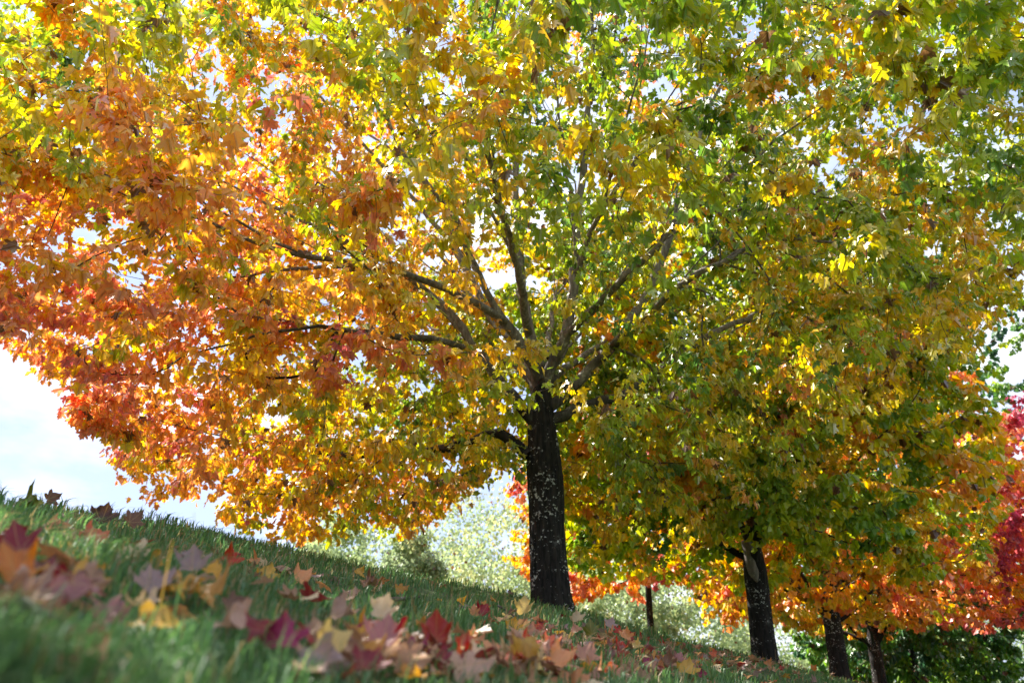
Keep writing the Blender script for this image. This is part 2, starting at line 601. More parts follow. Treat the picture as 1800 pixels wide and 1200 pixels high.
def trunk_mesh(name, path, radii, sides, rings, base, mat, seed, amp=1.0, flare=0.35):
    path = smooth_path(path, np.linalg.norm(np.diff(path, axis=0), axis=1).sum() / rings)
    n = len(path)
    rr = np.interp(np.linspace(0, 1, n), np.linspace(0, 1, len(radii)), radii)
    v, q, sd, _ = tube_arrays(path, rr, sides)
    c = np.repeat(path, sd, 0)
    hgt = np.repeat(np.linspace(0, 1, n), sd)
    a = np.tile(np.linspace(0, 2 * math.pi, sd, endpoint=False), n)
    r0 = np.repeat(rr, sd)
    # flare with root lobes, slow swelling, vertical plates and furrows
    k = 1 + flare * np.exp(-hgt * 14) * (1 + 0.5 * np.sin(a * 4 + seed))
    k += 0.06 * amp * (vnoise(np.stack([np.cos(a) * 1.6, np.sin(a) * 1.6, hgt * 4], 1) + seed * 7, seed) - 0.5)
    pl = vnoise(np.stack([np.cos(a) * 7, np.sin(a) * 7, hgt * 9], 1) + seed * 5, seed + 1)
    fu = vnoise(np.stack([np.cos(a) * 15, np.sin(a) * 15, hgt * 16], 1) + seed * 3, seed + 2)
    k += 0.085 * amp * (np.abs(pl - 0.5) * 2 - 0.5) + 0.07 * amp * (fu - 0.5)
    v = c + (v - c) * k[:, None]
    flat_ = np.concatenate([q.ravel(), np.arange((n - 1) * sd, n * sd)])
    sz_ = np.concatenate([np.full(len(q), 4), [sd]])
    return np_mesh(name, v - base, flat_, sz_, mat, smooth=True)


# ------------------------------------------------------------------ growing a tree
def grow(limbs, tips, step, seed, side_pen=0.8, sub_of={}):
    """limbs: list of point lists (each starts at the trunk). Returns node arrays and the leaf-bearing shoots"""
    rg = np.random.default_rng(seed)
    cap = 400000
    pos = np.zeros((cap, 3))
    dirn = np.zeros((cap, 3))
    par = np.full(cap, -1, int)
    limb = np.zeros(cap, int)
    plen = np.zeros(cap)
    frac = np.full(cap, -1.0)
    n = 0
    for li, pts in enumerate(limbs):
        sp = smooth_path(pts, step)
        jig = (rg.random(sp.shape) - 0.5) * 0.03
        jig[0] = 0
        sp = sp + jig
        root_par = -1
        if li in sub_of:                             # a fork of an earlier limb
            c_ = np.where(limb[:n] == sub_of[li])[0]
            root_par = int(c_[np.argmin(np.linalg.norm(pos[c_] - sp[0], axis=1))])
        for k, p in enumerate(sp):
            pos[n] = p
            par[n] = n - 1 if k else root_par
            dirn[n] = unit(sp[min(k + 1, len(sp) - 1)] - sp[max(k - 1, 0)])
            limb[n] = li
            frac[n] = k / (len(sp) - 1)
            plen[n] = k * step + (0.0 if k > 2 else 0.8)
            n += 1
    d0 = np.array([np.min(np.linalg.norm(pos[:n] - t_, axis=1)) for t_ in tips])
    order = np.argsort(d0 + rg.random(len(tips)) * 0.25)
    ends = []
    for ti in order:
        t_ = tips[ti]
        dv = t_ - pos[:n]
        ds = np.linalg.norm(dv, axis=1) + 1e-6
        cs = (dv * dirn[:n]).sum(1) / ds
        cost = ds * (1 + side_pen * (1 - cs)) + 0.10 * plen[:n]
        k = int(np.argmin(cost))
        L = ds[k]
        if L < 0.05:
            ends.append((k, L))
            continue
        m_ = max(2, int(L / step))
        side = unit(dirn[k] + 0.9 * unit(dv[k]) + (rg.random(3) - 0.5) * 0.4)
        p0, p3 = pos[k], t_
        p1 = p0 + side * L * 0.38
        p2 = p3 - unit(unit(dv[k]) + np.array([0, 0, 0.35])) * L * 0.3 + (rg.random(3) - 0.5) * L * 0.12
        prev = k
        for s_ in range(1, m_ + 1):
            f = s_ / m_
            p = (1 - f) ** 3 * p0 + 3 * (1 - f) ** 2 * f * p1 + 3 * (1 - f) * f * f * p2 + f ** 3 * p3
            pos[n] = p
            par[n] = prev
            dirn[n] = unit(p - pos[prev])
            limb[n] = limb[k]
            plen[n] = plen[prev] + L / m_
            prev = n
            n += 1
        ends.append((prev, L))
    return pos[:n], dirn[:n], par[:n], limb[:n], ends, frac[:n]


def radii_of(par, n, ends, r_tip, expo):
    cnt = np.zeros(n)
    for e, _ in ends:
        cnt[e] += 1
    haschild = np.zeros(n, bool)
    haschild[par[par >= 0]] = True
    cnt[(~haschild) & (cnt == 0)] = 1
    for i in range(n - 1, -1, -1):
        if par[i] >= 0:
            cnt[par[i]] += cnt[i]
    return r_tip * np.maximum(cnt, 1) ** expo


def chains_of(par, rad, limb):
    n = len(par)
    kids = [[] for _ in range(n)]
    for i, p in enumerate(par):
        if p >= 0:
            kids[p].append(i)
    res = []
    starts = [(i, -1) for i in range(n) if par[i] < 0]
    while starts:
        i, p = starts.pop()
        ch = [i] if p < 0 else [p, i]
        while kids[i]:
            ks = sorted(kids[i], key=lambda q: (limb[q] != limb[i], -rad[q]))
            for q in ks[1:]:
                starts.append((q, i))
            i = ks[0]
            ch.append(i)
        res.append((ch, p))
    return res


def shoot_leaves(pos, dirn, par, ends, per, seed, reach=0.5, droop=(0.35, 1.7), size=(0.075, 0.11), centre=None):
    """leaf stalks set in opposite pairs along the last stretch of every shoot"""
    rg = np.random.default_rng(seed)
    LP, LA, LN, LS, LC = [], [], [], [], []
    for ci, (e, _) in enumerate(ends):
        pts = [pos[e]]
        k = e
        acc = 0
        while par[k] >= 0 and acc < reach:
            acc += np.linalg.norm(pos[k] - pos[par[k]])
            k = par[k]
            pts.append(pos[k])
        pts = np.array(pts)
        npair = max(2, per // 2 + rg.integers(-1, 2))
        d = dirn[e]
        out_h = d * np.array([1, 1, 0.3])
        for q in range(npair):
            f = (q / npair) ** 1.3 * (len(pts) - 1)
            i0 = int(f)
            i1 = min(i0 + 1, len(pts) - 1)
            p = pts[i0] * (1 - (f - i0)) + pts[i1] * (f - i0)
            phi = rg.random() * 6.283
            for sgn in (1, -1):
                sd = np.array([math.cos(phi) * sgn, math.sin(phi) * sgn, rg.normal() * 0.3])
                spread = unit(sd + 0.5 * out_h + rg.normal(size=3) * 0.25)
                dr = rg.uniform(*droop)
                ax = unit(spread * 0.75 + np.array([0, 0, -dr]))
                st = p + spread * rg.uniform(0.02, 0.09) + rg.normal(size=3) * 0.025
                LP.append(st + ax * 0.03)
                LA.append(ax)
                LN.append(np.array([0, 0, 1.0]) + 0.55 * spread + rg.normal(size=3) * 0.5)
                LS.append(rg.uniform(*size) * (0.75 if rg.random() < 0.2 else 1.0))
                LC.append(ci)
    return np.array(LP), np.array(LA), np.array(LN), np.array(LS), np.array(LC)


def make_maple(name, label, base, trunk, trunk_r, limbs, tips, step, r_tip, expo, per, tint, seed, full_test, group=None,
               sides=64, rings=150, n_single=0, mat_trunk='bark', size=(0.075, 0.11), reach=0.5, limb_cap=0.052, lite_scale=1.0, pale=0.0, speck=False, sub_of={}):
    base = np.asarray(base, float)
    root = bpy.data.objects.new(name, None)
    root.empty_display_size = 0.3
    C.objects.link(root)
    root.location = base
    tag(root, label, 'tree', group)
    link('trunk', trunk_mesh('trunk', trunk, trunk_r, sides, rings, base, M[mat_trunk], seed), root)
    pos, dirn, par, limb, ends, frac = grow(limbs, tips, step, seed, sub_of=sub_of)
    rad = radii_of(par, len(pos), ends, r_tip, expo)
    rad = np.minimum(rad, limb_cap)
    r_root = {}
    for i in range(len(rad)):                        # limbs taper to their ends and no shoot is thicker than what carries it
        if frac[i] == 0:
            r_root[limb[i]] = rad[i] if par[i] < 0 else min(rad[i], rad[par[i]] * 0.85)
        if frac[i] >= 0:
            rad[i] = min(rad[i], r_root[limb[i]] * (1 - 0.9 * frac[i] ** 0.9))
        elif par[i] >= 0:
            rad[i] = min(rad[i], rad[par[i]] * 0.92)
    tubes = {}
    for ch, p in chains_of(par, rad, limb):
        li = limb[ch[-1]]
        r = rad[ch].copy()
        if p >= 0:
            r[0] = min(r[0], r[1] * 1.25)
        r[-1] *= 0.55
        mxr = r.max()
        sd = 14 if mxr > 0.05 else 9 if mxr > 0.02 else 6 if mxr > 0.008 else 4 if mxr > 0.004 else 3
        key = (li, 'limb' if mxr > 0.011 else 'twig')
        tubes.setdefault(key, Tubes()).add(pos[ch], r, sd, 0.07 if mxr > 0.02 else 0.0, seed)
    for li in range(len(limbs)):
        bo = None
        if (li, 'limb') in tubes:
            bo = link('branch', tubes[(li, 'limb')].mesh('branch', M['limb'], base), root)
        if (li, 'twig') in tubes:
            tw = link('twigs' if bo else 'branch', tubes[(li, 'twig')].mesh('twigs', M['twig'], base), bo or root)
            if bo:
                tw['kind'] = 'stuff'
    LP, LA, LN, LS, LC = shoot_leaves(pos, dirn, par, ends, per, seed + 5, reach=reach, size=size)
    rg = np.random.default_rng(seed + 9)
    if speck:
        LP = LP + rg.normal(size=LP.shape) * 0.035 * max(2.0, np.ptp(tips[:, 2]))
    cl_n = rg.normal(size=len(ends)) * 0.12
    tv = tint(LP) + cl_n[LC] + rg.normal(size=len(LP)) * 0.045
    col = (ramp(tv) * (1 - pale) + pale * np.array([0.42, 0.48, 0.29])) * (0.80 + 0.4 * rg.random((len(LP), 1)) * (0.3 if speck else 1.0))  # pale: distant glare and haze mixed into the leaf colour
    brown = rg.random(len(LP)) < 0.012
    brown |= rg.random(len(LP)) < 0.015
    col[brown] = np.array([0.16, 0.07, 0.03])
    F = frames(LA, LN)
    which = rg.integers(0, len(VAR), len(LP))
    px, py, dep = project(LP)
    vis = (dep > 0.3) & (px > -60) & (px < 1860) & (py > -60) & (py < 1260)
    app = np.where(vis, LS / np.maximum(dep, 0.3), 0)
    single = np.zeros(len(LP), bool)
    if n_single:
        single[np.argsort(-app)[:n_single]] = True
    full = full_test(LP, dep, vis) & ~single
    lite = ~full & ~single
    crown = None
    if full.any():
        nearer = full & (dep < 3.9)
        mid = full & ~nearer
        crown = link('crown', leaves_mesh('crown', LP[nearer], F[nearer], LS[nearer], col[nearer], T_FULL, M['leaf'], base, which[nearer]), root)
        link('inner_foliage', leaves_mesh('crown', LP[mid], F[mid], LS[mid], col[mid], T_MID, M['leaf'], base, which[mid]), crown)['kind'] = 'stuff'
    tiny = lite & ((not full.any()) | ~vis | (dep > 8.0))
    lite &= ~tiny
    for sel, tmpl, nm in ((lite, T_LITE, 'far_foliage'), (tiny, [SPECK] if speck else T_TINY, 'outer_foliage')):
        if not sel.any():
            continue
        me = leaves_mesh('crown', LP[sel], F[sel], LS[sel] * lite_scale, col[sel], tmpl, M['leaf'] if full.any() else M['leaf_far'], base, which[sel] * (0 if speck else 1))
        c2 = link('crown' if crown is None else nm, me, root if crown is None else crown)
        c2['kind'] = 'stuff'
        crown = crown or c2
    crown['kind'] = 'stuff'
    for i in np.where(single)[0]:
        k = which[i]
        o_ = link('leaf', SINGLE[k], root)
        mw = Matrix.Identity(4)
        for a in range(3):
            for b_ in range(3):
                mw[a][b_] = F[i][a, b_] * LS[i]
        mw.translation = Vector(LP[i] - base)
        o_.matrix_local = mw
        o_.color = (*col[i], 1)
    return root, len(LP)


SINGLE = []
for k, (tv, tf, tu) in enumerate(T_FULL):
    SINGLE.append(np_mesh('leaf', tv, np.concatenate([np.array(f) for f in tf]), [len(f) for f in tf], M['leaf_single'], None, tu))


def crown_tips(n, c, r_side, r_up, r_down, seed, keep=None, shell=0.35, hollow=0.40):
    """shoot tips in a crown that is domed above and nearly flat-sided below"""
    rg = np.random.default_rng(seed)
    res = []
    while len(res) < n:
        q = rg.uniform(-1, 1, (4000, 3))
        rho = np.hypot(q[:, 0], q[:, 1])
        z = q[:, 2]
        lim = np.where(z > 0, np.sqrt(np.maximum(0, 1 - z * z)), 1 - 0.28 * z * z)
        az = np.arctan2(q[:, 0], q[:, 1])
        lim = lim * (0.80 + 0.4 * vnoise(np.stack([np.cos(az) * 2.2 + 5, np.sin(az) * 2.2 + 5, z * 2.4 + 5], 1), seed))
        ok = rho < lim
        e = np.maximum(rho / np.maximum(lim, 1e-3), np.abs(z))
        ok &= rg.random(4000) < shell + (1 - shell) * e * e
        p = np.stack([q[:, 0] * r_side[0], q[:, 1] * r_side[1], np.where(z > 0, z * r_up, z * r_down)], 1) + c
        ok &= 0.55 * vnoise(p * np.array([0.9, 0.9, 2.6]), seed + 2) + 0.45 * vnoise(p * np.array([2.1, 2.1, 5.0]), seed + 3) > hollow
        for t_ in p[ok]:
            if keep is None or keep(t_):
                res.append(t_)
                if len(res) >= n:
                    break
    return np.array(res)


# ------------------------------------------------------------------ the near maple
B1 = P(972, 1066, 6.5)
B1[2] = float(gz(B1[0], B1[1])) - 0.05
F1 = P(952, 735, 6.5)                                # crotch of the trunk
limb_px = [
    # left low bough
    [(928, 800, 6.45), (895, 772, 6.5), (865, 762, 6.55), (825, 778, 6.65), (770, 792, 6.8), (680, 803, 7.1), (560, 795, 7.5), (430, 800, 8.0), (300, 820, 8.3)],
    # left ascending limb
    [(940, 745, 6.5), (905, 700, 6.4), (855, 640, 6.4), (790, 550, 6.4), (700, 470, 6.2), (620, 415, 6.0), (520, 330, 5.7), (400, 250, 5.4), (260, 170, 5.2)],
    # left limb going back
    [(950, 690, 6.55), (915, 620, 6.8), (850, 530, 7.1), (805, 440, 7.4), (770, 350, 7.7), (700, 270, 8.0), (580, 190, 8.3), (480, 80, 8.6)],
    # left centre limb
    [(948, 665, 6.45), (922, 610, 6.3), (870, 540, 6.1), (825, 450, 5.9), (800, 385, 5.8), (730, 300, 5.6), (680, 245, 5.5), (600, 140, 5.2), (520, 20, 4.9)],
    # upright limb left of centre
    [(953, 650, 6.5), (935, 600, 6.6), (918, 520, 6.7), (910, 400, 6.9), (903, 270, 7.1), (890, 150, 7.3), (870, 20, 7.5), (850, -120, 7.7)],
    # central leader
    [(958, 680, 6.5), (975, 630, 6.4), (1000, 565, 6.3), (1010, 470, 6.2), (1017, 380, 6.2), (1028, 250, 6.1), (1042, 120, 6.1), (1055, -20, 6.1), (1060, -220, 6.2)],
    # right main limb
    [(966, 715, 6.5), (1020, 670, 6.55), (1090, 590, 6.6), (1140, 510, 6.6), (1180, 410, 6.6), (1215, 290, 6.6), (1260, 140, 6.6), (1300, -10, 6.7), (1330, -160, 6.8)],
    # right limb to the front, leaving the leader
    [(990, 590, 6.33), (1025, 560, 6.1), (1070, 515, 5.8), (1130, 460, 5.5), (1230, 350, 5.2), (1330, 240, 5.0), (1430, 130, 4.7), (1540, 30, 4.4)],
    # right flat limb
    [(968, 735, 6.55), (1050, 708, 6.8), (1120, 680, 7.0), (1210, 610, 7.2), (1310, 560, 7.3), (1430, 510, 7.4), (1560, 470, 7.4), (1680, 440, 7.3)],
    # right high flat limb, leaving the right main limb
    [(1075, 610, 6.58), (1130, 560, 6.3), (1210, 490, 5.9), (1340, 435, 5.8), (1470, 395, 5.6), (1600, 340, 5.4), (1710, 290, 5.2)],
    # thin dark bough to the left front
    [(860, 645, 6.4), (820, 612, 6.1), (770, 598, 5.8), (700, 592, 5.5), (620, 583, 5.3), (540, 565, 5.1), (440, 530, 4.9), (320, 500, 4.7), (200, 480, 4.5)],
    # left bough towards the upper left front
    [(888, 565, 6.15), (820, 525, 5.9), (740, 490, 5.6), (640, 465, 5.2), (540, 450, 4.9), (450, 430, 4.7), (360, 390, 4.5), (250, 340, 4.3), (110, 270, 4.1)],
    # limb over the camera
    [(930, 590, 6.6), (915, 500, 6.1), (890, 400, 5.5), (860, 280, 4.9), (830, 140, 4.4), (800, 0, 4.0), (760, -160, 3.7)],
    # limb over the camera, right
    [(1010, 490, 6.22), (1030, 430, 5.9), (1070, 350, 5.4), (1130, 260, 4.9), (1210, 150, 4.4), (1310, 20, 4.0), (1400, -120, 3.7)],
]
limbs1 = [[P(*q) for q in L] for L in limb_px]
# limbs on the far side
fork = P(957, 665, 6.55)
for kk_, (a_, el_, ln) in enumerate(((-28, 25, 4.2), (8, 42, 4.4), (40, 28, 4.3), (70, 50, 3.6), (-62, 48, 3.4), (20, 12, 3.6))):
    d = np.array([math.sin(R(a_)) * math.cos(R(el_)), math.cos(R(a_)) * math.cos(R(el_)), math.sin(R(el_))])
    limbs1.append([fork + np.array([0, 0, -0.3 + 0.1 * kk_]), fork + d * 0.5 + np.array([0, 0, 0.05]), fork + d * ln * 0.5 + np.array([0, 0, 0.25]), fork + d * ln * 0.8 + np.array([0.1, 0, 0.25]), fork + d * ln])

rgl = np.random.default_rng(5)
SUB = {7: 5, 9: 6, 10: 1, 11: 3, 12: 4, 13: 5}       # hand-set limbs that fork from another limb
for pi_, L_ in enumerate([list(q) for q in limbs1]):
    pl_ = smooth_path(L_, 0.1)
    for f0, f1 in ((0.14, 0.9), (0.24, 0.95), (0.36, 1.02), (0.52, 1.05)):
        k0 = int(f0 * len(pl_))
        s_ = pl_[k0]
        e_ = pl_[-1]
        ln = np.linalg.norm(e_ - s_)
        d_ = unit(unit(e_ - s_) + rgl.normal(size=3) * np.array([0.30, 0.30, 0.16]) + np.array([0, 0, 0.10]))
        t0_ = unit(pl_[min(k0 + 3, len(pl_) - 1)] - s_)
        ln *= rgl.uniform(0.75, 1.0)
        SUB[len(limbs1)] = pi_
        limbs1.append([s_, s_ + unit(t0_ + 0.35 * d_) * ln * 0.15, s_ + (0.35 * t0_ + 0.65 * d_) * ln * 0.45, s_ + (0.2 * t0_ + 0.8 * d_) * ln * 0.75, s_ + d_ * ln])

SKY_POLY = np.array([(-400, 470), (-20, 560), (60, 640), (130, 720), (235, 745), (290, 745), (190, 745), (165, 800), (240, 840), (225, 860), (300, 885), (390, 925), (450, 990), (-400, 990)])


RIGHT_POLY = np.array([(1810, 470), (1790, 520), (1730, 610), (1620, 690), (1480, 755), (1440, 900), (1950, 900), (1950, 470)])
GAP_POLY = np.array([(400, 955), (600, 945), (730, 940), (800, 880), (850, 835), (960, 820), (1010, 900), (1010, 1100), (400, 1100)])


def in_poly(x, y, poly):
    c = False
    j = len(poly) - 1
    for i in range(len(poly)):
        xi, yi = poly[i]
        xj, yj = poly[j]
        if (yi > y) != (yj > y) and x < (xj - xi) * (y - yi) / (yj - yi) + xi:
            c = not c
        j = i
    return c


def keep1(p):
    x, y, z = p
    # underside of the crown: lower at the back, higher over the camera
    rel = math.hypot(x - B1[0], y - B1[1])
    zb = 1.62 - 0.22 * min(1, max(0, y - 6.2)) * (1 if x < 0.5 else 0.4) + 0.20 * max(0, 6.0 - y) + 0.16 * max(0, -x - 2.4) * (1 if y < 6 else 0.3)
    if x > 1.2:
        zb += 0.12 * (x - 1.2)
    if z < zb + 0.25 * (vnoise(np.array([x * 0.8, y * 0.8, 3.0]), 5) - 0.5):
        return False
    if y < 1.9:
        return False
    px_, py_, d_ = project(p)
    if (py_ < -80 or px_ < -120 or px_ > 1920) and rng.random() < 0.5:
        return False
    if in_poly(px_, py_, SKY_POLY) or in_poly(px_, py_, GAP_POLY) or in_poly(px_, py_, RIGHT_POLY):
        return False
    if rel < 0.5 and z < 2.3:
        return False
    # keep a loose window in front of the limbs
    if y < 5.6 and 700 < px_ < 1180 and 250 < py_ < 720 and rng.random() < 0.25:
        return False
    if y < 6.4 and py_ > 735 and 850 < px_ < 1035:
        return False
    return True


tips1 = crown_tips(5000, np.array([0.25, 6.5, 4.2]), (5.7, 4.9), 4.6, 2.9, 11, keep=keep1, hollow=0.405)

ANC = [(50, 340, 4, .86), (250, 450, 4.5, .88), (500, 560, 5, .86), (200, 250, 4, .82), (560, 320, 5, .66), (640, 520, 5, .78), (250, 650, 5, .90), (60, 520, 5, .82), (480, 450, 5, .80), (100, 80, 4, .04), (0, 60, 4, .06), (220, 160, 4, .12), (230, 20, 4.5, .10), (380, 60, 4.5, .40), (40, 200, 4, .14), (300, 100, 7.5, .74), (150, 320, 4, .90), (350, 270, 4, .85), (450, 350, 4.5, .80), (80, 420, 4.5, .80), (300, 550, 5, .90), (150, 600, 5, .86),
       (600, 600, 5, .76), (400, 650, 5, .88), (560, 480, 5, .77), (700, 640, 6.5, .34), (620, 700, 7, .26), (450, 850, 8, .78), (300, 120, 6, .76), (430, 190, 6, .74), (560, 130, 7, .66), (650, 910, 8.5, .86), (250, 800, 8, .84), (180, 780, 7.5, .84), (320, 880, 8, .80), (450, 760, 8, .64), (700, 800, 8, .36),
       (800, 200, 5, .25), (650, 300, 5, .36), (500, 120, 5, .46), (850, 600, 5.5, .54), (860, 430, 5, .66), (900, 100, 4, .20), (1000, 350, 5, .28), (1020, 500, 5, .38), (1100, 760, 6, .10), (1200, 720, 6, .18), (1100, 480, 8, .06),
       (1060, 250, 5, .24), (1260, 600, 5, .52), (1300, 780, 5.5, .74), (1400, 300, 5, .40), (1250, 180, 5, .22), (1600, 100, 5, .20), (1450, 250, 4.5, .60), (1600, 400, 5, .40), (1500, 150, 5, .28), (1750, 60, 5, .18), (1100, 120, 5, .22), (720, 120, 5, .30), (950, 230, 5, .24), (1700, 200, 5, .26),
       (1650, 560, 5.5, .57), (1500, 640, 5.5, .60), (1400, 500, 5.5, .48), (1230, 60, 9, .84), (1400, 80, 9, .70), (1750, 480, 5, .60), (500, 150, 9, .80), (650, 60, 9, .72), (820, 880, 8, .5), (1150, 880, 8, .5), (900, 300, 9, .62)]
ANC_P = np.array([P(a, b_, c) for a, b_, c, _ in ANC])
ANC_T = np.array([a[3] for a in ANC])


def tint1(p):
    dv = p[:, None, :] - ANC_P[None]
    an = ANC_P / np.linalg.norm(ANC_P, axis=1, keepdims=True)
    along = (dv * an[None]).sum(2)                   # branches run front to back, so colour varies slowly that way
    d = np.sqrt(np.maximum((dv ** 2).sum(2) - along ** 2, 0) + (0.4 * along) ** 2)
    wgt = np.exp(-(d / 0.75) ** 1.5) + 1e-6 / (d + 0.1)
    base_ = (wgt * ANC_T).sum(1) / wgt.sum(1)
    return np.minimum(base_ - 0.035 + 0.40 * (vnoise(p * 1.8, 21) - 0.5) + 0.26 * (vnoise(p * 4.2, 22) - 0.5), 0.90)


trunk1 = [B1 + np.array([0, 0, -0.12]), B1 + (F1 - B1) * 0.35 + np.array([-0.01, 0, 0]), B1 + (F1 - B1) * 0.7, F1, F1 + np.array([0.01, 0, 0.25]), P(956, 690, 6.52)]
t1, n1_ = make_maple('maple_tree', 'large near maple, green to orange crown, black lichen-spotted trunk in the middle', B1, trunk1, [0.168, 0.150, 0.144, 0.152, 0.120, 0.075], limbs1, tips1, 0.15, 0.0021, 0.56, 27,
                     tint1, 11, lambda p, d, v: v & (d < 5.6), sides=96, rings=220, n_single=300, size=(0.044, 0.084), reach=0.55, sub_of=SUB)

# ------------------------------------------------------------------ the row of maples behind it
def row_maple(label, px, py, Y, fork_py, r0, crown_r, crown_h, bottom, tint, seed, n_tips, lean=0.0, per=18, lite_scale=1.15, n_single=0, trunk_only_r=None, dens_size=(0.060, 0.092), name='maple_tree', base_xy=None, fork_h=1.2, mat='bark_far', rmul=1.0, pale=0.0):
    if base_xy is None:
        b0 = P(px, py, Y)
        b0[2] = float(gz(b0[0], b0[1])) - 0.05
        fk = P(px + lean, fork_py, Y)
        fk[2] = max(fk[2], b0[2] + 0.9)
    else:
        b0 = np.array([base_xy[0], base_xy[1], float(gz(*base_xy)) - 0.05])
        fk = b0 + np.array([lean, 0, fork_h])
    rg = np.random.default_rng(seed)
    lm = []
    nL = 9
    for k in range(nL):
        a_ = k / nL * 360 + rg.uniform(-15, 15)
        el_ = rg.choice([18, 35, 52, 68]) + rg.uniform(-6, 6)
        ln = crown_r * (0.85 if el_ < 45 else 0.8) * rg.uniform(0.85, 1.1)
        if el_ > 45:
            ln = crown_h * 0.6
        d = np.array([math.sin(R(a_)) * math.cos(R(el_)), math.cos(R(a_)) * math.cos(R(el_)), math.sin(R(el_))])
        s0 = fk + np.array([0, 0, -0.25 * rg.random()])
        lm.append([s0, s0 + d * 0.4 + np.array([0, 0, 0.05]), s0 + d * ln * 0.5 + np.array([0, 0, 0.25]), s0 + d * ln * 0.8 + np.array([0, 0, 0.2]), s0 + d * ln])
    lm.append([fk + np.array([0, 0, -0.1]), fk + np.array([0.05, 0, 0.6]), fk + np.array([0.0, 0.1, crown_h * 0.4]), fk + np.array([0.1, 0.1, crown_h * 0.75])])
    zc = b0[2] + bottom + crown_h * 0.36
    cc = np.array([b0[0], b0[1], zc])
    zmin = b0[2] + bottom

    def keep(p):
        return p[2] > zmin + 0.3 * (vnoise(np.array([p[0] * 0.9, p[1] * 0.9, 1.0]), seed) - 0.5) and not (math.hypot(p[0] - b0[0], p[1] - b0[1]) < 0.7 and p[2] < fk[2] + 0.5)
    tp = crown_tips(n_tips, cc, (crown_r, crown_r), crown_h * 0.64, crown_h * 0.42, seed + 1, keep=keep)
    tr = [b0 + np.array([0, 0, -0.12]), b0 + (fk - b0) * 0.4, b0 + (fk - b0) * 0.75, fk, fk + np.array([0.02, 0, 0.3])]
    return make_maple(name, label, b0, tr, [r0 * 1.12, r0, r0 * 0.95, r0 * 0.92, r0 * 0.5], lm, tp, 0.2, 0.0036 * rmul, 0.53, per, tint(cc, crown_r), seed,
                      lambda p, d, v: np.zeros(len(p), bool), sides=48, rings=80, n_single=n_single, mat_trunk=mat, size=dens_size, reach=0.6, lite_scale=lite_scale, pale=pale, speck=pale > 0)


def tint_fn(base_t, low=0.0, right=0.0, amp=0.4, left=0.0):
    def mk(cc, cr):
        def f(p):
            rel = (p - cc) / cr
            return base_t + low * np.clip(-rel[:, 2], 0, 1) + right * np.clip(rel[:, 0], 0, 1) + left * np.clip(-rel[:, 0], 0, 1) + amp * (vnoise(p * 1.1, 31) - 0.5) + 0.25 * (vnoise(p * 2.9, 32) - 0.5)
        return f
    return mk


t2, _ = row_maple('second maple of the row, green and golden crown, dark trunk with a bare limb scar', 1345, 1158, 10.0, 965, 0.142, 3.1, 6.2, 1.15, tint_fn(0.30, 0.05, 0.16, 0.55, 0.15), 41, 1300, lean=-22, n_single=120, per=26)
sc = [P(1312, 950, 9.86), P(1318, 985, 9.845), P(1326, 1008, 9.84), P(1331, 1022, 9.88)]
tb = Tubes()
scp = smooth_path(sc, 0.02)
tb.add(scp - np.array(t2.location), np.interp(np.linspace(0, 1, len(scp)), [0, 0.75, 1], [0.062, 0.060, 0.012]), 14, 0.12, 9)
so_ = link('pruned_limb', tb.mesh('pruned_limb', M['scar'], np.zeros(3)), t2)
tag(so_, 'pale grey smooth limb scar on the black trunk')
row_maple('third maple of the row, orange and yellow crown, short dark trunk with pale patches', 1478, 1190, 13.6, 1075, 0.150, 2.9, 6.4, 0.9, tint_fn(0.54, 0.12, 0.15, 0.5), 51, 900, lean=-18, per=24, lite_scale=1.2)
row_maple('fourth maple of the row, coral and gold crown, small forked trunk far right', 1548, 1205, 17.5, 1120, 0.135, 3.8, 7.0, 1.2, tint_fn(0.60, 0.1, 0.45, 0.5), 61, 900, lean=-14, per=24, lite_scale=1.3)
row_maple('magenta red maple at the right edge of the photograph', 0, 0, 0, 0, 0.16, 3.4, 4.6, 2.6, tint_fn(1.0, 0.0, 0.2, 0.9), 71, 850, base_xy=(11.0, 14.3), lite_scale=1.25, per=24, fork_h=2.6)
row_maple('tall dark green tree behind the magenta maple', 0, 0, 0, 0, 0.22, 5.0, 14.5, 1.0, tint_fn(-0.04, 0.0, 0.0, 0.35), 81, 1000, base_xy=(15.0, 24.0), lite_scale=1.9, name='dark_green_tree', per=26, fork_h=1.6)
row_maple('low dark green bushy tree behind the fourth trunk', 0, 0, 0, 0, 0.14, 2.8, 6.0, 0.3, tint_fn(-0.02, 0.0, 0.0, 0.3), 85, 700, base_xy=(9.8, 21.0), lite_scale=1.6, name='dark_green_tree', per=26, fork_h=0.9)
row_maple('slim orange maple with thin bare trunk beyond the gap', 1145, 1112, 17.0, 1000, 0.065, 2.9, 4.6, 1.15, tint_fn(0.70, 0.1, 0.0, 0.4), 91, 620, lean=-8, lite_scale=1.35, per=24)

# ------------------------------------------------------------------ far trees and shrubs, glare and haze painted into their leaf colour
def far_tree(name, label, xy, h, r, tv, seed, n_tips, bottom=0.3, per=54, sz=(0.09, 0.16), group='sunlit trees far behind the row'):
    row_maple(label, 0, 0, 0, 0, 0.12 + 0.01 * h, r, h, bottom, tint_fn(tv, 0, 0, 0.25), seed, n_tips, base_xy=xy, name=name, dens_size=sz, lite_scale=1.3, per=per, fork_h=max(0.6, bottom + 0.6), rmul=1.6, pale=0.72)


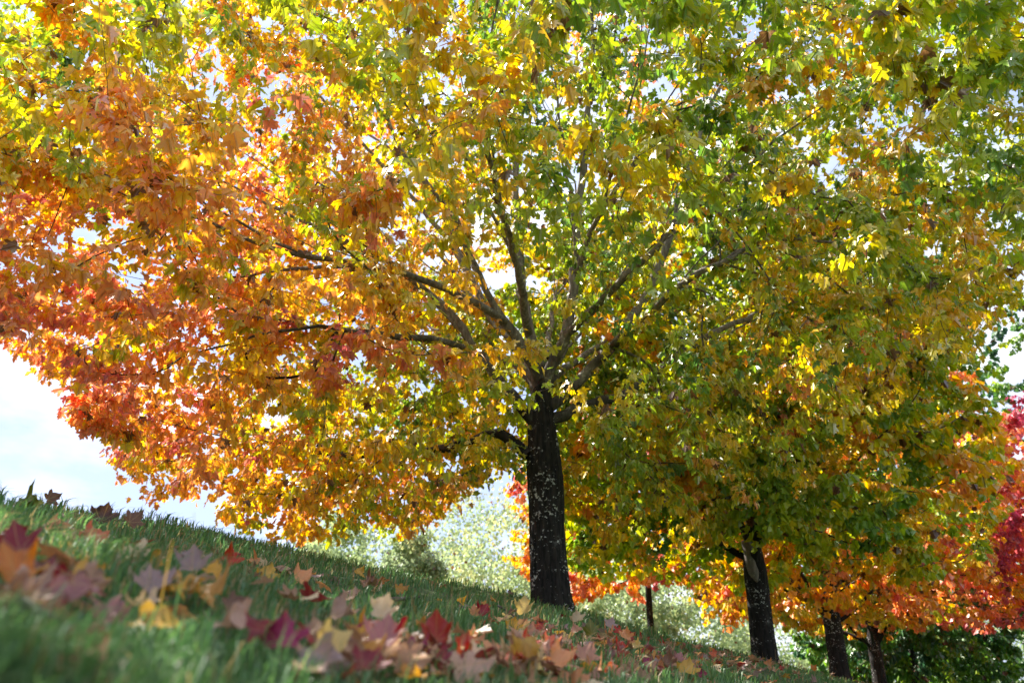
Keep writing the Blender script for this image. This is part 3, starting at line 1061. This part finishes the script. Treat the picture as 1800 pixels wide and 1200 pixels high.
far_tree('far_tree', 'pale yellow green tree far behind, left of the near trunk', (-3.4, 44), 13.0, 4.6, 0.27, 101, 380)
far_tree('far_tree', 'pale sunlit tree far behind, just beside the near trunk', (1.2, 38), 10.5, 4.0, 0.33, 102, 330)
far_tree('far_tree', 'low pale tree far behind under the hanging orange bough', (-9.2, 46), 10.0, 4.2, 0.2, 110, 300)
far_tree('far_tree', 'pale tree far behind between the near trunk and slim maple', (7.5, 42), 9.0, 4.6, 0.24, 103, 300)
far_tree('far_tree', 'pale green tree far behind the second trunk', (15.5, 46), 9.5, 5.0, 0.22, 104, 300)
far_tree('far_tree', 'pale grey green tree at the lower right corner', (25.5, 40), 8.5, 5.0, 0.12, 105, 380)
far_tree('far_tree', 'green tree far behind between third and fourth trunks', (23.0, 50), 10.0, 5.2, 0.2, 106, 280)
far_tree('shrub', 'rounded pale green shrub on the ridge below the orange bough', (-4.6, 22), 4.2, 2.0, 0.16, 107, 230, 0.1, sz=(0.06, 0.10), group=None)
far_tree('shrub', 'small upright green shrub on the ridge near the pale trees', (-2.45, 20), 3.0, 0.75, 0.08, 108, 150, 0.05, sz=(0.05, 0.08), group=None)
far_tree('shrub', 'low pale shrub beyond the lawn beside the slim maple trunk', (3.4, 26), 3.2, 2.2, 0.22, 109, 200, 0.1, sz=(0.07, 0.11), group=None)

# ------------------------------------------------------------------ grass
rg = np.random.default_rng(77)
NB = 175000
th = rg.uniform(R(-62), R(55), NB)
d = 0.42 * (33.0) ** (rg.random(NB) ** 0.92)
gx_, gy_ = d * np.sin(th), d * np.cos(th)
dens = vnoise(np.stack([gx_ * 3.1, gy_ * 3.1, gx_ * 0], 1), 8)
kp = rg.random(NB) < 0.45 + 0.75 * dens
gx_, gy_, d, dens = gx_[kp], gy_[kp], d[kp], dens[kp]
nb = len(gx_)
L = rg.uniform(0.025, 0.075, nb) * (0.55 + 0.45 * np.clip((d - 0.4) / 1.6, 0, 1)) * (0.45 + 1.3 * dens * vnoise(np.stack([gx_ * 9, gy_ * 9, gx_ * 0], 1), 9) * 1.6) * (1 + 0.05 * np.clip(d - 2, 0, 4) / 4)
L = np.minimum(L * np.where(rg.random(nb) < 0.05, 1.7, 1.0), 0.10)
wd = rg.uniform(0.0009, 0.0018, nb) * (1 + 0.32 * np.clip(d - 1, 0, 14))
phi = rg.uniform(0, 6.283, nb)
lean = rg.uniform(0.2, 1.3, nb)
dirx, diry = np.cos(phi), np.sin(phi)
# blades lean a little downhill
dirx = dirx + 0.35
sx_, sy_ = -np.sin(phi + rg.normal(size=nb) * 0.4), np.cos(phi + rg.normal(size=nb) * 0.4)
g0 = np.stack([gx_, gy_, gz(gx_, gy_) - 0.004], 1)
up = np.array([0, 0, 1.0])
mid = g0 + np.stack([dirx * lean * 0.25, diry * lean * 0.25, np.full(nb, 0.62)], 1) * L[:, None]
tip = g0 + np.stack([dirx * lean * 0.85, diry * lean * 0.85, 1.0 - 0.35 * lean], 1) * L[:, None]
sd = np.stack([sx_, sy_, np.zeros(nb)], 1) * wd[:, None]
V = np.stack([g0 - sd, g0 + sd, mid + sd * 0.85, mid - sd * 0.85, tip], 1).reshape(-1, 3)
bi = np.arange(nb)[:, None] * 5
fl = np.concatenate([bi + np.array([[0, 1, 2, 3]]), bi + np.array([[3, 2, 4]])], 1).ravel()
sz = np.tile([4, 3], nb)
gc = np.array([0.060, 0.148, 0.058]) + (np.array([0.150, 0.265, 0.080]) - np.array([0.060, 0.148, 0.058])) * (rg.random((nb, 1)) * 0.7 + 0.3 * dens[:, None])
straw = rg.random(nb) < 0.04 + 0.16 * (vnoise(np.stack([gx_ * 2.2, gy_ * 2.2, gx_ * 0 + 4], 1), 12) > 0.62)
gc[straw] = np.array([0.34, 0.27, 0.13])
grass = link('lawn_grass', np_mesh('lawn_grass', V, fl, sz, M['grass'], np.repeat(gc, 5, 0)))
tag(grass, 'short green lawn grass with straw blades on the slope', 'grass', kind='stuff')

# ------------------------------------------------------------------ fallen leaves
def fallen_mesh(k):
    rg_ = np.random.default_rng(500 + k)
    h = HALF.copy()
    h[1:-1] += rg_.normal(size=(len(h) - 2, 2)) * 0.018
    hl = HALF[1:-1] * np.array([-1, 1]) + rg_.normal(size=(len(h) - 2, 2)) * 0.018
    ring = np.vstack([h, hl[::-1]])
    bm = bmesh.new()
    vsx = [bm.verts.new((x, y, 0)) for x, y in ring]
    nh = len(h)
    bm.faces.new(vsx[:nh])
    bm.faces.new([vsx[nh - 1]] + vsx[nh:] + [vsx[0]])
    bmesh.ops.triangulate(bm, faces=bm.faces[:], ngon_method='BEAUTY')
    bmesh.ops.subdivide_edges(bm, edges=bm.edges[:], cuts=1, use_grid_fill=True)
    # stalk
    q = [bm.verts.new(c) for c in ((-0.014, 0.0, 0), (0.014, 0.0, 0), (0.012, -0.35, 0.02), (-0.012, -0.35, 0.02), (0.010, -0.62, 0.07), (-0.010, -0.62, 0.07))]
    bm.faces.new((q[0], q[3], q[2], q[1]))
    bm.faces.new((q[3], q[5], q[4], q[2]))
    uv = np.array([(v.co.x, v.co.y) for v in bm.verts])
    cup = rg_.uniform(0.3, 1.1) * rg_.choice([1, 1, -1])
    tipc = rg_.uniform(-0.3, 0.7)
    tw = rg_.uniform(-0.9, 0.9)
    fo = rg_.uniform(-0.25, 0.45)
    ax = rg_.uniform(0, 3.14)
    roll = rg_.uniform(0.4, 2.6)
    for v in bm.verts:
        x, y = v.co.x, v.co.y
        z = v.co.z + fo * abs(x) + cup * x * x + tipc * max(0, y - 0.45) ** 2 * 1.6 + tw * x * (y - 0.4)
        s = x * math.cos(ax) + (y - 0.4) * math.sin(ax)
        z += roll * max(0, abs(s) - 0.22) ** 2 * 1.8
        z += 0.15 * (vnoise(np.array([x * 3.6 + k * 3.1, y * 3.6, k * 1.7]), 4) - 0.5) * 2 + 0.05 * (vnoise(np.array([x * 9 + k, y * 9, k * 2.3]), 6) - 0.5) * 2
        shr = 1 - 0.16 * roll * abs(s)
        v.co = (x * shr, (y - 0.4) * shr + 0.4, z)
    for f in bm.faces:
        f.smooth = True
    me = bpy.data.meshes.new('fallen_leaf')
    bm.to_mesh(me)
    bm.free()
    a = me.attributes.new('blade', 'FLOAT2', 'POINT')
    a.data.foreach_set('vector', uv.astype(np.float32).ravel())
    me.materials.append(M['fallen'])
    return me


FALL = [fallen_mesh(k) for k in range(12)]
FALL_CO = []
for me in FALL:
    c_ = np.zeros(len(me.vertices) * 3, np.float32)
    me.vertices.foreach_get('co', c_)
    FALL_CO.append(c_.reshape(-1, 3))

PAL = {
    'yellow': (0.62, 0.36, 0.06), 'pale yellow': (0.66, 0.48, 0.17), 'cream': (0.68, 0.50, 0.30), 'golden': (0.66, 0.34, 0.03), 'ochre': (0.50, 0.24, 0.04),
    'orange': (0.62, 0.20, 0.03), 'peach': (0.64, 0.28, 0.12), 'coral': (0.58, 0.14, 0.07), 'red': (0.42, 0.035, 0.025), 'scarlet': (0.60, 0.05, 0.02), 'crimson': (0.27, 0.016, 0.030),
    'magenta': (0.30, 0.020, 0.090), 'mauve': (0.34, 0.14, 0.13), 'pink': (0.50, 0.24, 0.16), 'faded pink': (0.48, 0.29, 0.20), 'tan': (0.40, 0.22, 0.12), 'brown': (0.19, 0.085, 0.045),
    'dark brown': (0.08, 0.035, 0.022), 'lavender grey': (0.37, 0.25, 0.23), 'olive green': (0.16, 0.17, 0.02)}


def leaf_frame(ang, tilt, yaw):
    fwd = np.array([math.sin(yaw), math.cos(yaw), 0])
    rt = np.array([math.cos(yaw), -math.sin(yaw), 0])
    upv = np.array([0, 0, 1.0])
    U = math.cos(tilt) * fwd + math.sin(tilt) * upv
    Nn = -math.sin(tilt) * fwd + math.cos(tilt) * upv
    T = math.cos(ang) * U + math.sin(ang) * rt
    X = np.cross(T, Nn)
    return np.stack([X, T, Nn], 1)


def put_leaf(x, y, lift, size, colour, ang, tilt, yaw, mesh_k, label, group):
    F = leaf_frame(ang, tilt, yaw)
    co = FALL_CO[mesh_k] @ F.T * size
    g = float(gz(x, y))
    # rest on the grass: the lowest point of the blade sits at the lift height
    wz = co[:, 2] - (gz(x + co[:, 0], y + co[:, 1]) - g)
    z0 = g + lift - wz.min()
    o_ = link('fallen_maple_leaf', FALL[mesh_k])
    mw = Matrix.Identity(4)
    ctr = F @ np.array([0, 0.4, 0]) * size
    for a in range(3):
        for b_ in range(3):
            mw[a][b_] = F[a, b_] * size
    mw.translation = Vector((x - ctr[0], y - ctr[1], z0))
    o_.matrix_world = mw
    rgx = np.random.default_rng(int(abs(x * 1000) + abs(y * 777)))
    c_ = np.array(PAL[colour]) ** 1.05 * rgx.uniform(0.8, 1.2)
    o_.color = (*c_, 1)
    tag(o_, label, 'leaf', group)
    return o_


HERO = [
    (470, 1018, 'yellow', 12, 82, 1.0, 'yellow maple leaf standing upright beside the scarlet leaf'),
    (402, 1000, 'scarlet', -8, 70, 1.15, 'scarlet maple leaf upright and glowing in the grass, left'),
    (532, 1030, 'peach', 40, 50, 1.1, 'curled tan orange leaf right of the upright yellow leaf'),
    (332, 1018, 'lavender grey', -5, 60, 1.0, 'greyish mauve pointed leaf left of the scarlet leaf'),
    (362, 1050, 'ochre', 80, 25, 1.05, 'ochre arched leaf lying below the scarlet leaf'),
    (305, 1046, 'golden', 60, 20, 0.7, 'small golden leaf next to the ochre arched leaf'),
    (270, 1100, 'yellow', 185, 30, 1.0, 'blurred yellow leaf with two arched lobes, alone on dark grass'),
    (140, 1035, 'yellow', 80, 40, 1.15, 'large yellow leaf atop the mauve leaves at far left'),
    (125, 1078, 'mauve', 150, 40, 1.0, 'rounded mauve leaf just below the large yellow leaf'),
    (188, 1080, 'mauve', 100, 35, 0.9, 'mauve leaf with pointed tip right of the rounded mauve one'),
    (145, 1125, 'crimson', 110, 30, 0.95, 'dark magenta red leaf under the mauve leaves, far left'),
    (18, 985, 'crimson', -20, 65, 1.0, 'dull crimson leaf cut by the left frame edge'),
    (8, 1030, 'orange', -30, 60, 1.0, 'brownish orange leaf below the crimson one at the left edge'),
    (75, 1000, 'mauve', 100, 20, 0.9, 'rolled mauve leaf above the large yellow leaf'),
    (52, 1050, 'faded pink', 50, 45, 0.9, 'pale pinkish curled leaf left of the large yellow leaf'),
    (92, 930, 'peach', 80, 45, 1.2, 'pale orange leaf high on the left ridge grass'),
    (162, 952, 'coral', 60, 50, 1.25, 'sunlit coral leaf on the left slope below the ridge'),
    (122, 945, 'faded pink', 30, 35, 0.7, 'small faded leaf between pale orange and coral leaves'),
    (50, 890, 'olive green', 70, 50, 1.3, 'olive yellow leaf on the skyline ridge at far left'),
    (88, 886, 'brown', 60, 75, 1.3, 'brown pointed leaf on the skyline next to the olive one'),
    (178, 918, 'dark brown', 10, 80, 1.3, 'dark brown leaf sticking up against the sky'),
    (232, 926, 'brown', 40, 65, 1.2, 'brown leaf on the ridge right of the dark upright one'),
    (412, 1095, 'faded pink', 120, 30, 1.0, 'dusty pink leaf on shaded grass below the ochre leaf'),
    (494, 1140, 'magenta', 0, 80, 0.95, 'vivid magenta leaf standing upright in shaded grass'),
    (450, 1130, 'crimson', -70, 30, 0.8, 'dark crimson leaf at the foot of the magenta leaf'),
    (555, 1165, 'lavender grey', 170, 60, 1.0, 'lavender grey long leaf leaning on a yellow leaf'),
    (585, 1155, 'pale yellow', 60, 65, 0.9, 'dull yellow leaf behind the lavender grey leaf'),
    (155, 1196, 'pink', 20, 50, 0.9, 'very blurred pink leaf at the bottom left'),
    (605, 1085, 'faded pink', 80, 25, 1.05, 'sunlit pale pink leaf lying across the bright grass'),
    (672, 1105, 'cream', 15, 75, 0.9, 'cream sunlit leaf upright above the central red pile'),
    (640, 1132, 'golden', 140, 50, 1.0, 'golden leaf in the pile below the cream leaf'),
    (672, 1155, 'mauve', 10, 55, 1.1, 'large magenta mauve leaf in the middle of the pile'),
    (650, 1178, 'crimson', 30, 45, 0.85, 'crimson red leaf at the lower left of the central pile'),
    (765, 1150, 'red', 0, 85, 1.0, 'deep red leaf with a tall pointed tip, upright'),
    (785, 1168, 'crimson', 70, 30, 1.1, 'crimson leaf lying at the foot of the pointed red leaf'),
    (725, 1175, 'tan', 100, 45, 1.0, 'curled tan leaf left of the pointed red leaf'),
    (830, 1192, 'faded pink', 80, 35, 1.25, 'large pinkish brown curled leaf at the bottom edge'),
    (735, 1152, 'magenta', 50, 45, 0.75, 'small hot pink leaf edge beside the pointed red leaf'),
    (922, 1090, 'pale yellow', 2, 82, 1.3, 'large pale golden leaf standing upright in front of the trunk'),
    (903, 1108, 'golden', 12, 86, 0.85, 'narrow golden folded leaf before the large pale golden leaf'),
    (942, 1125, 'pink', 70, 45, 1.0, 'pinkish cream leaf beneath the large pale golden leaf'),
    (1016, 1092, 'cream', -10, 80, 1.05, 'cream leaf standing upright just right of the trunk foot'),
    (1075, 1102, 'lavender grey', 25, 65, 1.0, 'pale mauve star-shaped leaf right of the cream leaf'),
    (1040, 1130, 'olive green', -5, 85, 1.0, 'olive green leaf standing on edge in the grass'),
    (1102, 1122, 'peach', 10, 78, 0.95, 'peach tan leaf upright right of the olive green leaf'),
    (930, 1142, 'scarlet', 70, 45, 1.0, 'orange red leaf above the spotted yellow leaf'),
    (926, 1165, 'yellow', 165, 70, 1.15, 'spotted yellow leaf hanging tip down at the pile front'),
    (972, 1142, 'coral', 90, 40, 0.9, 'coral red leaf right of the orange red leaf'),
    (992, 1172, 'peach', 60, 45, 1.0, 'bright peach leaf low in the pile by the spotted yellow leaf'),
    (1035, 1165, 'pink', 30, 65, 0.95, 'pink brown pointed leaf right of the bright peach leaf'),
    (850, 1090, 'crimson', 30, 75, 0.95, 'dark crimson folded leaf alone in grass left of the trunk'),
    (833, 1090, 'peach', 0, 85, 0.7, 'thin pale leaf on edge beside the dark crimson leaf'),
    (820, 1137, 'coral', 10, 75, 0.7, 'small square coral leaf in the grass above the curled leaf'),
    (830, 1152, 'cream', 0, 75, 0.6, 'small cream torn leaf below the coral one'),
    (1212, 1185, 'yellow', 15, 70, 1.15, 'yellow leaf upright at the right end of the leaf drift'),
    (1122, 1140, 'pale yellow', 10, 70, 0.7, 'small pale yellow leaf right of the peach tan leaf'),
    (632, 1008, 'yellow', 50, 65, 0.85, 'yellow leaf on the shaded ridge grass, mid left'),
    (652, 1028, 'brown', 60, 50, 1.1, 'brownish mauve leaf clump below the ridge yellow leaf'),
    (705, 1042, 'ochre', 80, 40, 0.95, 'rusty orange leaf in shaded grass right of the brown clump'),
    (1175, 1170, 'brown', 20, 65, 1.0, 'brown orange leaf left of the drift-end yellow leaf'),
    (1430, 1150, 'orange', 40, 60, 1.0, 'orange leaf on the ridge in front of the third trunk'),
    (1352, 1165, 'peach', 60, 50, 1.0, 'pale orange leaf at the foot of the second trunk'),
]
rgf = np.random.default_rng(321)
for i, (px_, py_, c_, a_, tl, s_, lb) in enumerate(HERO):
    g = ground_hit(px_, min(py_ + 12, 1235))
    yaw = math.atan2(g[0], g[1])
    put_leaf(g[0], g[1], 0.012 + 0.010 * min(g[1], 3.0), 0.051 * s_, c_, R(a_), R(tl), yaw, int(rgf.integers(0, 12)), lb, 'fallen maple leaves on the lawn')

PILES = [
    ((965, 1150), (75, 28), 52, 'in the drift before the near trunk', ['tan', 'faded pink', 'pink', 'red', 'coral', 'peach', 'cream', 'brown', 'pale yellow', 'tan']),
    ((1085, 1140), (65, 24), 46, 'in the drift right of the trunk', ['tan', 'faded pink', 'lavender grey', 'brown', 'mauve', 'pink', 'peach', 'red']),
    ((1180, 1165), (55, 20), 34, 'at the right end of the drift', ['tan', 'faded pink', 'magenta', 'brown', 'mauve', 'ochre', 'lavender grey']),
    ((680, 1160), (70, 28), 40, 'in the red pile at bottom centre', ['red', 'crimson', 'tan', 'brown', 'faded pink', 'ochre', 'tan', 'cream']),
    ((90, 1050), (70, 25), 8, 'in the blurred heap at far left', ['mauve', 'crimson', 'faded pink', 'brown', 'lavender grey', 'ochre']),
    ((1300, 1160), (55, 14), 30, 'on the slope beside the second trunk', ['tan', 'coral', 'faded pink', 'lavender grey', 'brown', 'peach', 'red']),
    ((1420, 1185), (60, 10), 16, 'on the slope near the third trunk', ['tan', 'faded pink', 'lavender grey', 'coral', 'brown']),
    ((380, 1010), (280, 60), 48, 'on open grass left of the trunk', ['tan', 'brown', 'faded pink', 'ochre', 'cream', 'peach', 'golden', 'lavender grey']),
]
ORD = ['leftmost'] + [w_ + ' from left' for w_ in ('second third fourth fifth sixth seventh eighth ninth tenth eleventh twelfth thirteenth fourteenth fifteenth sixteenth seventeenth eighteenth nineteenth twentieth').split()]
for (cx, cy), (sx2, sy2), n_, where, pal in PILES:
    spots = {}
    for k in range(n_):
        px_, py_ = rgf.normal() * sx2 + cx, rgf.normal() * sy2 + cy
        px_ = float(np.clip(px_, -40, 1790))
        lo = 905 + 0.18 * px_ if px_ < 900 else 1075 + (px_ - 900) * 0.17
        py_ = float(np.clip(py_, lo + 12, 1230))
        spots.setdefault(pal[int(rgf.integers(0, len(pal)))], []).append((px_, py_))
    for c_, sp in spots.items():
        for k, (px_, py_) in enumerate(sorted(sp)):
            g = ground_hit(px_, py_)
            tl = R(float(rgf.choice([5, 12, 25, 40, 65])) + rgf.normal() * 8)
            lb = '%s leaf %s' % (c_, where) + (', %s of its colour' % ORD[min(k, 19)] if len(sp) > 1 else '')
            put_leaf(g[0], g[1], float(rgf.uniform(0.008, 0.03)), 0.044 * rgf.uniform(0.75, 1.15), c_, rgf.uniform(0, 6.28), tl, math.atan2(g[0], g[1]) + rgf.normal() * 0.5,
                     int(rgf.integers(0, 12)), lb, 'dry maple leaves ' + where)

# small leaf litter: thin along the ridge, thick in the drifts between the larger leaves
NL = 420
lx = rgf.uniform(-5, 9, NL)
ly = rgf.uniform(2.6, 16, NL)
kp = np.abs(lx) < 0.75 * ly
lx, ly = list(lx[kp]), list(ly[kp])
for cx_, cy_, sx_p, sy_p, n_ in ((970, 1148, 80, 24, 70), (1090, 1140, 70, 22, 75), (1190, 1165, 60, 18, 60), (690, 1160, 75, 24, 35), (1310, 1162, 70, 12, 60), (120, 960, 110, 30, 30), (330, 1010, 160, 35, 40)):
    for _ in range(n_):
        px_ = float(rgf.normal() * sx_p + cx_)
        py_ = float(rgf.normal() * sy_p + cy_)
        lo = 905 + 0.18 * px_ if px_ < 900 else 1075 + (px_ - 900) * 0.17
        g = ground_hit(px_, float(np.clip(py_, lo + 8, 1230)))
        lx.append(g[0])
        ly.append(g[1])
lx, ly = np.array(lx), np.array(ly)
nl = len(lx)
Fl = np.array([leaf_frame(rgf.uniform(0, 6.28), R(rgf.choice([10, 25, 45])), rgf.uniform(0, 6.28)) for _ in range(nl)])
keys = ['tan', 'cream', 'faded pink', 'ochre', 'tan', 'brown', 'peach', 'faded pink', 'lavender grey', 'crimson']
lc = np.array([PAL[keys[int(rgf.integers(0, len(keys)))]] for _ in range(nl)])
lp = np.stack([lx, ly, gz(lx, ly) + rgf.uniform(0.012, 0.04, nl)], 1)
lit = link('leaf_litter', leaves_mesh('leaf_litter', lp, Fl, np.full(nl, 0.055) * rgf.uniform(0.6, 1.1, nl), lc, T_FULL, M['litter'], np.zeros(3)))
tag(lit, 'thin brown leaf litter strewn across the far lawn', 'leaf litter', kind='stuff')

# fallen sticks
def stick(pts, r, label):
    p = [ground_hit(a, b_) for a, b_ in pts]
    path = smooth_path([q + np.array([0, 0, 0.035]) for q in p], 0.02)
    tb = Tubes()
    tb.add(path - path[0], np.linspace(r, r * 0.45, len(path)), 7, 0.2, 3)
    o_ = link('fallen_stick', tb.mesh('fallen_stick', M['twig'], np.zeros(3)))
    o_.location = path[0]
    tag(o_, label, 'stick')


stick([(672, 1062), (700, 1060), (738, 1055)], 0.008, 'short brown stick lying in shaded grass below the rusty leaf')
stick([(875, 1070), (890, 1078), (905, 1090)], 0.005, 'thin dark twig in grass left of the near trunk')
stick([(20, 1075), (60, 1100), (100, 1120)], 0.006, 'blurred grey stick among the leaves at far left')
